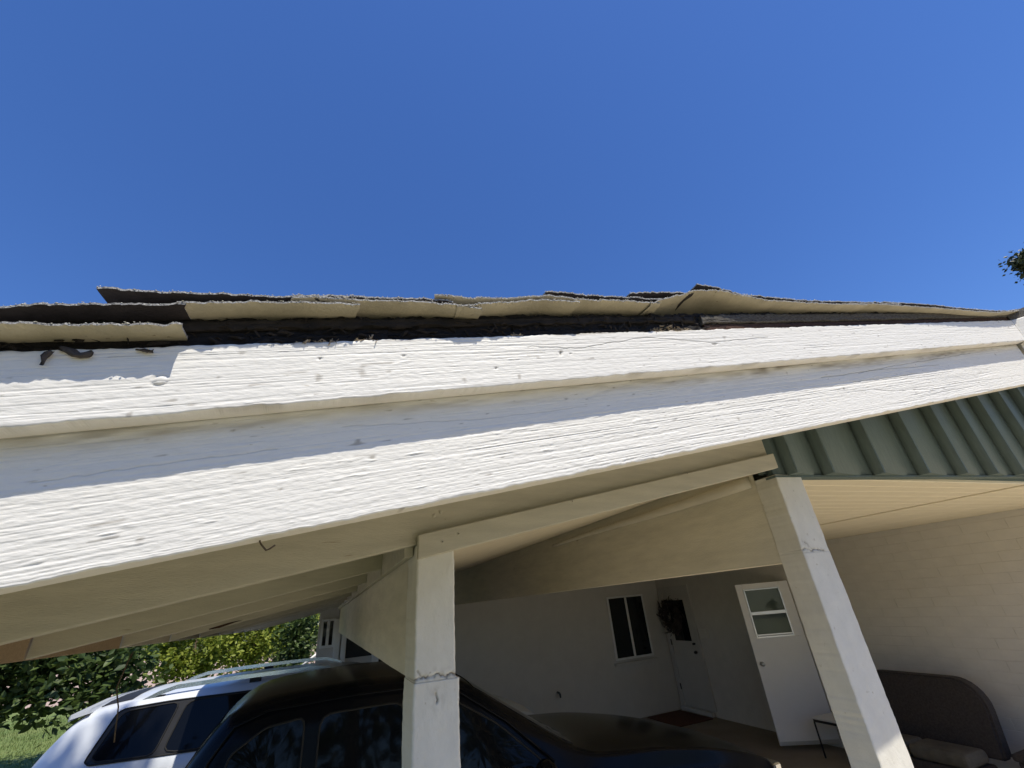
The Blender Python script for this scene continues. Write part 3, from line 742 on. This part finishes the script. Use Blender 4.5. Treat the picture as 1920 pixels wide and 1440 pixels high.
    for (xa, xb, y, z) in rails or []:
        for s in (-1, 1):
            n = 14; pts = []
            for k in range(n+1):
                x = xa+(xb-xa)*k/n; e = min(1, min(k, n-k)/2)
                zt = col(x)[0]; pts.append((x, s*y, zt - .03 + (.025+z)*e**.6))
            VV = []; FF = []
            for x, yy, zz in pts:
                VV += [(x, yy-.018, zz-.022), (x, yy+.018, zz-.022), (x, yy+.016, zz+.012), (x, yy-.016, zz+.012)]
            for i in range(n):
                for j in range(4): FF.append((4*i+j, 4*i+4+j, 4*i+4+(j+1) % 4, 4*i+(j+1) % 4))
            FF += [(0, 1, 2, 3), (4*n+3, 4*n+2, 4*n+1, 4*n)]
            rl = add('roof_rail', VV, FF, m_chrome, root)
            for k in (1, n//2, n-1):
                x, yy, zz = pts[k]; add('foot', [(x+dx, yy+dy, zz-.02-(.045 if dz else 0)) for dz in (0, 1) for dx, dy in ((-.05, -.014), (.05, -.014), (.05, .014), (-.05, .014))],
                                        [(0, 3, 2, 1), (4, 5, 6, 7), (0, 1, 5, 4), (1, 2, 6, 5), (2, 3, 7, 6), (3, 0, 4, 7)], m_dplastic, rl)
    xe = P[0, 0]; xf = P[-1, 0]
    for s in (-1, 1):
        y = s*(P[0, 3]-.14)
        box('tail_light', (xe-.02, min(y-.07, y+.07), .85), (xe+.05, max(y-.07, y+.07), 1.12), m_red, root, .01)
        y = s*(P[-1, 3]-.16); box('headlight', (xf-.06, y-.12, .62), (xf+.012, y+.12, .76), m_chrome, root, .01)
    box('bumper', (xe-.08, -.78, .38), (xe+.05, .78, .62), paint, root, .03, 2)
    box('bumper', (xf-.05, -.76, .34), (xf+.09, .76, .58), paint, root, .03, 2)
    return root, col, side

# black car, nose to the right
bprof = [(-.10, 1.20, 1.02, .70, .62), (-.02, 1.36, 1.06, .80, .62), (.08, 1.55, 1.10, .83, .63), (.22, 1.70, 1.12, .845, .69), (.45, 1.735, 1.12, .85, .72), (.95, 1.755, 1.11, .855, .725),
         (1.38, 1.73, 1.09, .855, .72), (1.62, 1.66, 1.07, .85, .70), (1.95, 1.45, 1.05, .845, .69), (2.35, 1.21, 1.02, .84, .70), (2.5, 1.165, 1.01, .835, .74),
         (3.0, 1.12, .98, .82, .76), (3.5, 1.03, .92, .79, .72), (3.9, .92, .82, .74, .66), (4.2, .80, .70, .66, .56), (4.28, .66, .60, .58, .46)]
bwin = [([(.20, 1.16), (.26, 1.50), (.42, 1.60), (.62, 1.62), (.62, 1.15)], 'side_window', m_cglass, .004),
        ([(.70, 1.15), (.70, 1.62), (1.18, 1.62), (1.18, 1.14)], 'side_window', m_cglass, .004),
        ([(1.28, 1.14), (1.28, 1.61), (1.50, 1.58), (1.78, 1.42), (2.05, 1.20), (2.10, 1.12)], 'side_window', m_cglass, .004)]
bc_root, bcol, bside = car('black_car', 'black car with tall rounded roof parked behind the middle post', -.66, 4.08, m_black, bprof, bwin, (.55, 3.35),
    rails=None, roofglass=[('windscreen', 1.66, 2.36, m_cglass, .9), ('rear_glass', -.03, .16, m_cglass, .8)])
# wing mirror and door line trim
for s in (-1,):
    bm = bmesh.new(); bmesh.ops.create_uvsphere(bm, u_segments=14, v_segments=8, radius=1)
    for v in bm.verts: v.co = Vector((2.02+v.co.x*.07, s*.93+v.co.y*.10, 1.16+v.co.z*.075))
    me = bpy.data.meshes.new('mirror'); bm.to_mesh(me); bm.free(); me.materials.append(m_black); me.polygons.foreach_set('use_smooth', [True]*len(me.polygons)); obj('mirror', me, bc_root)
    pts = [(x, s*bside(x, z, .010), z) for x, z in ((.12, 1.28), (.16, 1.48), (.26, 1.62), (.42, 1.675), (.9, 1.69), (1.3, 1.68), (1.55, 1.61), (1.85, 1.42), (2.15, 1.17))]
    tube('drip_rail', pts, .007, m_black, bc_root, 6)

# white sport utility car further in, nose to the right
wprof = [(-.06, .98, .90, .74, .62), (.0, 1.12, 1.0, .84, .66), (.12, 1.34, 1.13, .90, .66), (.26, 1.55, 1.19, .915, .73), (.36, 1.625, 1.20, .92, .75), (.7, 1.665, 1.20, .925, .76), (1.4, 1.69, 1.18, .925, .77),
         (2.2, 1.69, 1.16, .925, .77), (2.7, 1.64, 1.14, .925, .76), (3.05, 1.48, 1.12, .92, .75), (3.5, 1.19, 1.09, .915, .74), (3.65, 1.13, 1.06, .91, .80),
         (4.2, 1.07, .99, .88, .80), (4.6, .98, .88, .82, .70), (4.78, .80, .70, .72, .60)]
wwin = [([(.53, 1.215), (.49, 1.25), (.61, 1.605), (1.0, 1.622), (2.6, 1.605), (3.2, 1.30), (3.3, 1.175), (1.8, 1.18)], 'window_band', m_dplastic, .003),
        ([(.57, 1.235), (.53, 1.27), (.645, 1.585), (1.06, 1.605), (.96, 1.215)], 'side_window', m_cglass, .005),
        ([(1.02, 1.215), (1.12, 1.605), (1.90, 1.61), (1.90, 1.20)], 'side_window', m_cglass, .005),
        ([(1.99, 1.20), (1.99, 1.61), (2.62, 1.58), (3.15, 1.30), (3.25, 1.19)], 'side_window', m_cglass, .005)]
def lo_(z): return z if z < 1.15 else 1.15+(z-1.15)*.90
wprof = [(p_[0], lo_(p_[1]), lo_(p_[2]), p_[3], p_[4]) for p_ in wprof]
wwin = [([(x_, lo_(z_)) for x_, z_ in pl_], nm_, m_, o_2) for pl_, nm_, m_, o_2 in wwin]
ws_root, wcol, wside = car('white_car', 'white sport utility car with silver roof rails half under the carport', -2.20, 6.43, m_wcar, wprof, wwin, (.95, 3.85),
    rails=[(.72, 2.55, .67, .055)], roofglass=[('windscreen', 2.80, 3.45, m_cglass, .92), ('roof_spoiler_panel', .42, .64, m_dplastic, .80), ('rear_glass', .10, .30, m_cglass, .8)])
V = []; F = []
for x, z, hw in ((.24, 1.545, .70), (.26, 1.563, .73), (.39, 1.592, .745)):
    V += [(x, -hw, z-.035), (x, hw, z-.035), (x, hw, z), (x, 0, z+.03), (x, -hw, z)]
for i in range(2):
    for j in range(5): F.append((5*i+j, 5*i+5+j, 5*i+5+(j+1) % 5, 5*i+(j+1) % 5))
F += [(0, 1, 2, 3, 4), (14, 13, 12, 11, 10)]
add('spoiler', V, F, m_wcar, ws_root)

# ------------------------------------------------------------------ porch things
ls = thing('loveseat', 'dark wicker loveseat with rounded back and taupe cushion against brick wall', 'loveseat', (6.2, 4.0, 0))
def rslab(name, y0, y1, z0, z1, xa, xb, r, m, parent, lean=0):
    out_ = []
    for (cy, cz_, a0) in ((y0+r, z1-r, 90), (y1-r, z1-r, 0)):
        seg = [(cy+r*math.cos(math.radians(a0+90*k/8)), cz_+r*math.sin(math.radians(a0+90*k/8))) for k in range(9)]
        out_.append(seg)
    pts = [(y0, z0)] + out_[0][::-1] + out_[1][::-1] + [(y1, z0)]
    bm = bmesh.new(); fa = [bm.verts.new((xa, p_[0], p_[1])) for p_ in pts]; fb = [bm.verts.new((xb, p_[0], p_[1])) for p_ in pts]
    n = len(pts); bm.faces.new(fa); bm.faces.new(fb[::-1])
    for i in range(n): bm.faces.new((fa[i], fb[i], fb[(i+1) % n], fa[(i+1) % n]))
    for v in bm.verts: v.co.x += lean*(v.co.z-z0)
    bmesh.ops.recalc_face_normals(bm, faces=bm.faces[:])
    bmesh.ops.bevel(bm, geom=[e for e in bm.edges if e.calc_face_angle(0) > .6], offset=.02, segments=2, affect='EDGES')
    me = bpy.data.meshes.new(name); bm.to_mesh(me); bm.free(); me.materials.append(m)
    return local(obj(name, me), parent)
rslab('backrest', 3.26, 4.50, .40, 1.03, 6.10, 6.24, .26, m_wicker, ls, .22)
local(box('seat_base', (5.74, 3.34, .22), (6.09, 4.42, .37), m_wicker, None, .02, 2), ls)
for a in (3.36, 3.89): local(box('seat_cushion', (5.72, a, .372), (6.07, a+.52, .49), m_cushion, None, .045, 3), ls)
for a in (4.42,): local(box('arm', (5.76, a, .30), (6.12, a+.085, .60), m_wicker, None, .03, 2), ls)
for x in (5.78, 6.05):
    for yv in (3.30, 4.44): local(tube('leg', [(x, yv, .01), (x, yv, .24)], [.02, .025], m_steel, None, 8), ls)

ch = thing('storage_chest', 'low dark wicker storage chest beside the loveseat', 'chest', (6.2, 2.7, 0))
local(box('body', (5.95, 2.25, .012), (6.60, 3.10, .46), m_wicker, None, .015, 2), ch)
local(box('lid', (5.93, 2.23, .461), (6.62, 3.12, .52), m_wicker, None, .02, 2), ch)
local(tube('handle', [(5.93, 2.55, .40), (5.90, 2.57, .39), (5.90, 2.78, .39), (5.93, 2.80, .40)], .01, m_steel, None, 6), ch)

pt = at_y(1556, 1357, 5.05)
tb = thing('side_table', 'small metal side table in front of the open white door', 'table', (pt.x+.25, 5.05, 0))
x0_, y0_ = pt.x, 4.95
zt_ = at_y(1556, 1357, 4.95).z
local(box('top', (x0_, y0_, zt_-.02), (x0_+.42, y0_+.34, zt_), m_frame, None, .004), tb)
local(box('apron', (x0_+.004, y0_+.004, zt_-.05), (x0_+.416, y0_+.336, zt_-.0205), m_steel, None, .002), tb)
for dx in (.01, .41):
    for dy in (.01, .33): local(tube('leg', [(x0_+dx, y0_+dy, .01), (x0_+dx, y0_+dy, zt_-.05)], .011, m_steel, None, 8), tb)
o = box('door_mat', (5.80, 7.62, .008), (6.56, 8.50, .026), m_mat, None, .006)
tag(o, 'reddish brown door mat below the wreath door', 'door mat')

# wreath of dry twigs and leaves
wr = thing('wreath', 'dark twig wreath hanging on the recessed house door', 'wreath', (XW-.06, 8.22, 1.62))
V = []; F = []
for k in range(900):
    a = random.uniform(0, 2*math.pi); rr = .22 + random.gauss(0, .055)
    c = Vector((random.gauss(-.03, .03), rr*math.cos(a), rr*math.sin(a)))
    c.x = min(c.x, .005)
    d = Vector((random.gauss(-.15, .4), math.cos(a)*random.uniform(-.2, 1)-math.sin(a)*.7, math.sin(a)*random.uniform(-.2, 1)+math.cos(a)*.7)).normalized()*random.uniform(.03, .085)
    s = d.cross(Vector((random.random(), random.random(), random.random()))).normalized()*random.uniform(.004, .014)
    b = len(V); V += [c-d, c+s, c+d, c-s]; F.append((b, b+1, b+2, b+3))
lf = add('leaves', V, F, m_wleaf, wr)
tube('hoop', [(-.0, .2*math.cos(t*math.pi/12), .2*math.sin(t*math.pi/12)) for t in range(25)], .012, m_bark, wr, 6)

# ------------------------------------------------------------------ small things on the boards
def hookwire(name, pts, r, m, label, cat):
    return tag(tube(name, pts, r, m, None, 6), label, cat)
hp = [at_y(487, 1015, .975), at_y(489, 1020, .972), at_y(499, 1032, .965), at_y(506, 1029, .963), at_y(516, 1022, .960)]
hookwire('bent_hook', [hp[0]+Vector((0, 0, .02))]+hp, .0016, m_rust, 'bent rusty wire hook under the lower fascia board', 'hook')
wpts = [at_y(px, py, 2.05) for px, py in ((250, 1222), (240, 1240), (228, 1268), (219, 1288), (220, 1310), (222, 1325), (219, 1350), (216, 1372), (214, 1392))]
hookwire('hanging_wire', wpts, .0022, m_rust, 'thin bent wire hanging below the eave in front of white car', 'wire')
def nest(pts, rad, y, label, seed):
    P_ = [at_y(px, py, y) for px, py in pts]
    V, F = tube_geo(P_, [q*.62 for q in rad], 10); r = random.Random(seed)
    V = [v + Vector((r.uniform(-1, 1), r.uniform(-1, 1), r.uniform(-1, 1)))*.0022 for v in V]
    return tag(add('mud_nest', V, F, m_mud, smooth=True), label, 'mud nest')
nest([(99, 658), (90, 662), (83, 669), (80, 676), (81, 683)], [.004, .006, .007, .006, .003], .888, 'dark curled mud nest on the upper fascia, leftmost', 1)
nest([(112, 652), (124, 656), (138, 663), (152, 667), (166, 664), (174, 659)], [.005, .008, .010, .010, .009, .004], .890, 'lumpy grey mud nest under the lowest loose shingle', 2)
nest([(256, 655), (268, 657), (280, 659), (287, 658)], [.003, .005, .006, .004], .890, 'small dark mud nest left of the fascia shadow step', 3)
def debris(px0, px1, py, y, n, label, seed, hmax=.018):
    r = random.Random(seed); V = []; F = []
    for k in range(n):
        t = r.random(); c = at_y(px0+(px1-px0)*t, py[0]+(py[1]-py[0])*t, y)
        c += Vector((0, r.uniform(-.002, .022), r.random()**1.6*hmax*math.sin(math.pi*min(.97, max(.06, t)))))
        d = Vector((r.gauss(0, 1), r.gauss(0, .5), r.gauss(0, .45))).normalized()*r.uniform(.004, .013)
        s = d.cross(Vector((r.random(), r.random(), r.random()))).normalized()*r.uniform(.0008, .003)
        u = d.cross(s).normalized()*.0008
        b = len(V); V += [c-d-s, c-d+s, c+d+s*.4, c+d-s*.4, c+u*3]
        F += [(b, b+1, b+4), (b+1, b+2, b+4), (b+2, b+3, b+4), (b+3, b, b+4), (b, b+3, b+2, b+1)]
    return tag(add('leaf_debris', V, F, m_twig), label, 'debris')
debris(1222, 1292, (623, 618), .900, 150, 'heap of dry debris in the gap where the grey wood begins', 1, .030)
debris(667, 708, (640, 640), .896, 50, 'small tuft of dry twigs on the upper fascia top', 2, .012)
debris(550, 640, (644, 641), .896, 55, 'thin line of dry litter along the upper fascia edge', 3, .006)
debris(960, 980, (631, 630), .898, 25, 'tiny clump of litter under the fourth loose shingle', 4, .008)

# ------------------------------------------------------------------ vegetation
def leaves_mesh(centers, size, r, normals_up=.4, nv=5):
    n = len(centers); Cn = np.asarray(centers)
    a = r.normal(size=(n, 3)); a[:, 2] *= .6; a /= np.linalg.norm(a, axis=1)[:, None]
    up = r.normal(size=(n, 3)) + np.array([0, 0, normals_up*2]); b = np.cross(up, a); b /= np.linalg.norm(b, axis=1)[:, None]+1e-9
    nn = np.cross(a, b)
    s = size*r.uniform(.6, 1.25, size=(n, 1))
    tip = Cn + a*s; base = Cn - a*s; l = Cn + b*s*.55 - a*s*.15 + nn*s*.12; rr = Cn - b*s*.55 - a*s*.15 + nn*s*.12
    mid = Cn + a*s*.45 + nn*s*.05
    l2 = Cn + b*s*.36 + a*s*.5 + nn*s*.06; r2 = Cn - b*s*.36 + a*s*.5 + nn*s*.06
    V = np.stack([base, l, l2, tip, r2, rr], 1).reshape(-1, 3)
    i = np.arange(n)[:, None]*6
    Q = np.concatenate([i + np.array([[0, 1, 2, 3]]), i + np.array([[0, 3, 4, 5]])], 0)
    return V, Q
def clumped(cen, rad, nclump, per, spread, r, shell=.55, zmin=None):
    out_ = []
    for k in range(nclump):
        d = r.normal(size=3); d /= np.linalg.norm(d); q = r.uniform(shell, 1.0)
        c = np.array(cen) + d*np.array(rad)*q
        if zmin is not None and c[2] < zmin: continue
        out_.append(c + r.normal(size=(per, 3))*spread*r.uniform(.6, 1.2))
    return np.concatenate(out_)
def tree(name, label, base, height, trunk_r, crown, m, leaf, nclump, per, spread, seed, group=None, shell=.5, extra=None, lean=(0, 0)):
    r = np.random.default_rng(seed); root = thing(name, label, 'tree' if trunk_r > .06 else 'shrub', base, group)
    cen, rad = crown
    pts = [(0, 0, -.02), (lean[0]*.2, lean[1]*.2, height*.25), (lean[0]*.6, lean[1]*.6, height*.5), (lean[0], lean[1], height*.8)]
    V, F = tube_geo(pts, [trunk_r*1.3, trunk_r, trunk_r*.8, trunk_r*.35], 9)
    for k in range(7):
        a = k*2.4; z0 = height*(.28+.06*k); st = Vector((lean[0]*.5, lean[1]*.5, z0)); en = Vector((cen[0]+rad[0]*.7*math.cos(a), cen[1]+rad[1]*.7*math.sin(a), cen[2]+rad[2]*(.1*(k-3))))
        v2, f2 = tube_geo([st, st.lerp(en, .5)+Vector((0, 0, .12*rad[2])), en], [trunk_r*.45, trunk_r*.3, trunk_r*.1], 6); o0 = len(V)
        V += v2; F += [tuple(o0+i for i in f) for f in f2]
    add('trunk', V, F, m_bark, root, smooth=True)
    P_ = clumped(cen, rad, nclump, per, spread, r, shell)
    if extra is not None: P_ = np.concatenate([P_, extra(r)])
    Vv, Q = leaves_mesh(P_, leaf, r)
    obj('crown', quad_mesh('crown', Vv, Q, m, False), root); return root
# big dark tree beside the lawn; its low skirt of leaves hangs over the grass
def skirt(r):
    out_ = []
    for k in range(210):
        t = r.random(); x = -4.75 + t*5.4; z = 1.28 + .9*r.random() - .30*(1-t) + (.25 if t > .5 else 0)*0
        out_.append(np.array([x, -1.0 + .8*r.random(), z]) + r.normal(size=(42, 3))*np.array([.22, .2, .17]))
    return np.concatenate(out_)
tree('leafy_tree', 'dark broad-leaved tree whose low branches hang over the lawn', (-3.55, 11.3, 0), 5.0, .10, ((-1.85, .2, 3.5), (2.5, 2.0, 2.2)), m_leafd, .075, 330, 60, .28, 3, extra=skirt, shell=.25)
for k, (x, yv, rx, rz, zc, lab) in enumerate([(-3.0, 15.2, 1.1, 1.2, 2.0, 'sunlit yellow-green shrub above the white car rear roof rail'), (-1.75, 16.2, 1.15, 1.25, 2.1, 'sunlit yellow-green shrub between two others behind white car'),
                                         (-.75, 17.2, .75, 1.0, 2.15, 'sunlit yellow-green shrub nearest the house corner')]):
    tree('bright_shrub', lab, (x, yv, 0), 2.4, .045, ((0, 0, zc), (rx, .9, rz)), m_leafy, .055, 120, 70, .16, 20+k, 'sunlit shrubs beyond the carport', shell=.45)
tree('dark_shrub', 'dark shaded shrub at the back corner of the house', (-.42, 11.2, 0), 2.4, .04, ((0, 0, 1.5), (.34, .5, 1.3)), m_leafd, .05, 60, 60, .13, 31, shell=.3)
tag(tube('handrail', [at_y(563, 1251, 10.2), at_y(582, 1236, 10.2), at_y(602, 1220, 10.2)], .025, m_frame, None, 6), 'white slanting handrail near the house corner', 'handrail')
tp = at_y(1950, 486, 5.2)
tree('tall_tree', 'tall dark tree at the right edge against the sky', (tp.x+1.6, tp.y-.5, 0), tp.z+1.5, .28, ((-1.6, .5, tp.z), (.75, .8, .55)), m_leafp, .10, 60, 60, .22, 41, shell=.2)
tree('shade_tree', 'tall tree beside the drive whose crown shades the white car', (-5.2, -1.6, 0), 12.5, .22, ((3.80, 2.66, 11.0), (1.0, .30, .42)), m_leafd, .08, 80, 60, .13, 51, shell=.1, lean=(2.6, 1.4))
# far wood beyond the dirt plus an unseen row behind the camera, one mass
r = np.random.default_rng(77); P_ = []
for k in range(260):
    x = r.uniform(-75, 40); P_.append(np.array([x, 70+r.uniform(0, 8), r.uniform(.5, 6)]) + r.normal(size=(26, 3))*np.array([1.2, 1.2, .9]))
for k in range(420):  # row behind the camera, added to darken sky reflections in the car windows
    x = r.uniform(-70, 70); P_.append(np.array([x, -24-r.uniform(0, 6), r.uniform(.5, 12)]) + r.normal(size=(26, 3))*np.array([1.2, 1.2, .9]))
Vv, Q = leaves_mesh(np.concatenate(P_), .5, r)
tag(obj('distant_woods', quad_mesh('distant_woods', Vv, Q, m_leafd, False)), kind='stuff', label='far dark belt of trees beyond the dirt bank, with an added unseen row behind the camera', cat='woods')
# grass on the part of the lawn in view
n = 26000; gx = r.uniform(-13, -3.0, n); gy = r.uniform(9.6, 22, n)
Bp = np.stack([gx, gy, np.full(n, .008)], -1); hgt = r.uniform(.03, .075, n); an = r.uniform(0, 6.28, n)
w_ = np.stack([np.cos(an), np.sin(an), 0*an], -1)*.006; tipv = Bp + np.stack([r.normal(size=n)*.02, r.normal(size=n)*.02, hgt], -1)
V = np.stack([Bp-w_, Bp+w_, tipv+w_*.3, tipv-w_*.3], 1).reshape(-1, 3); Q = np.arange(n*4).reshape(-1, 4)
tag(obj('grass', quad_mesh('grass', V, Q, m_grass, False)), kind='stuff', label='short green grass of the sunlit lawn', cat='grass')
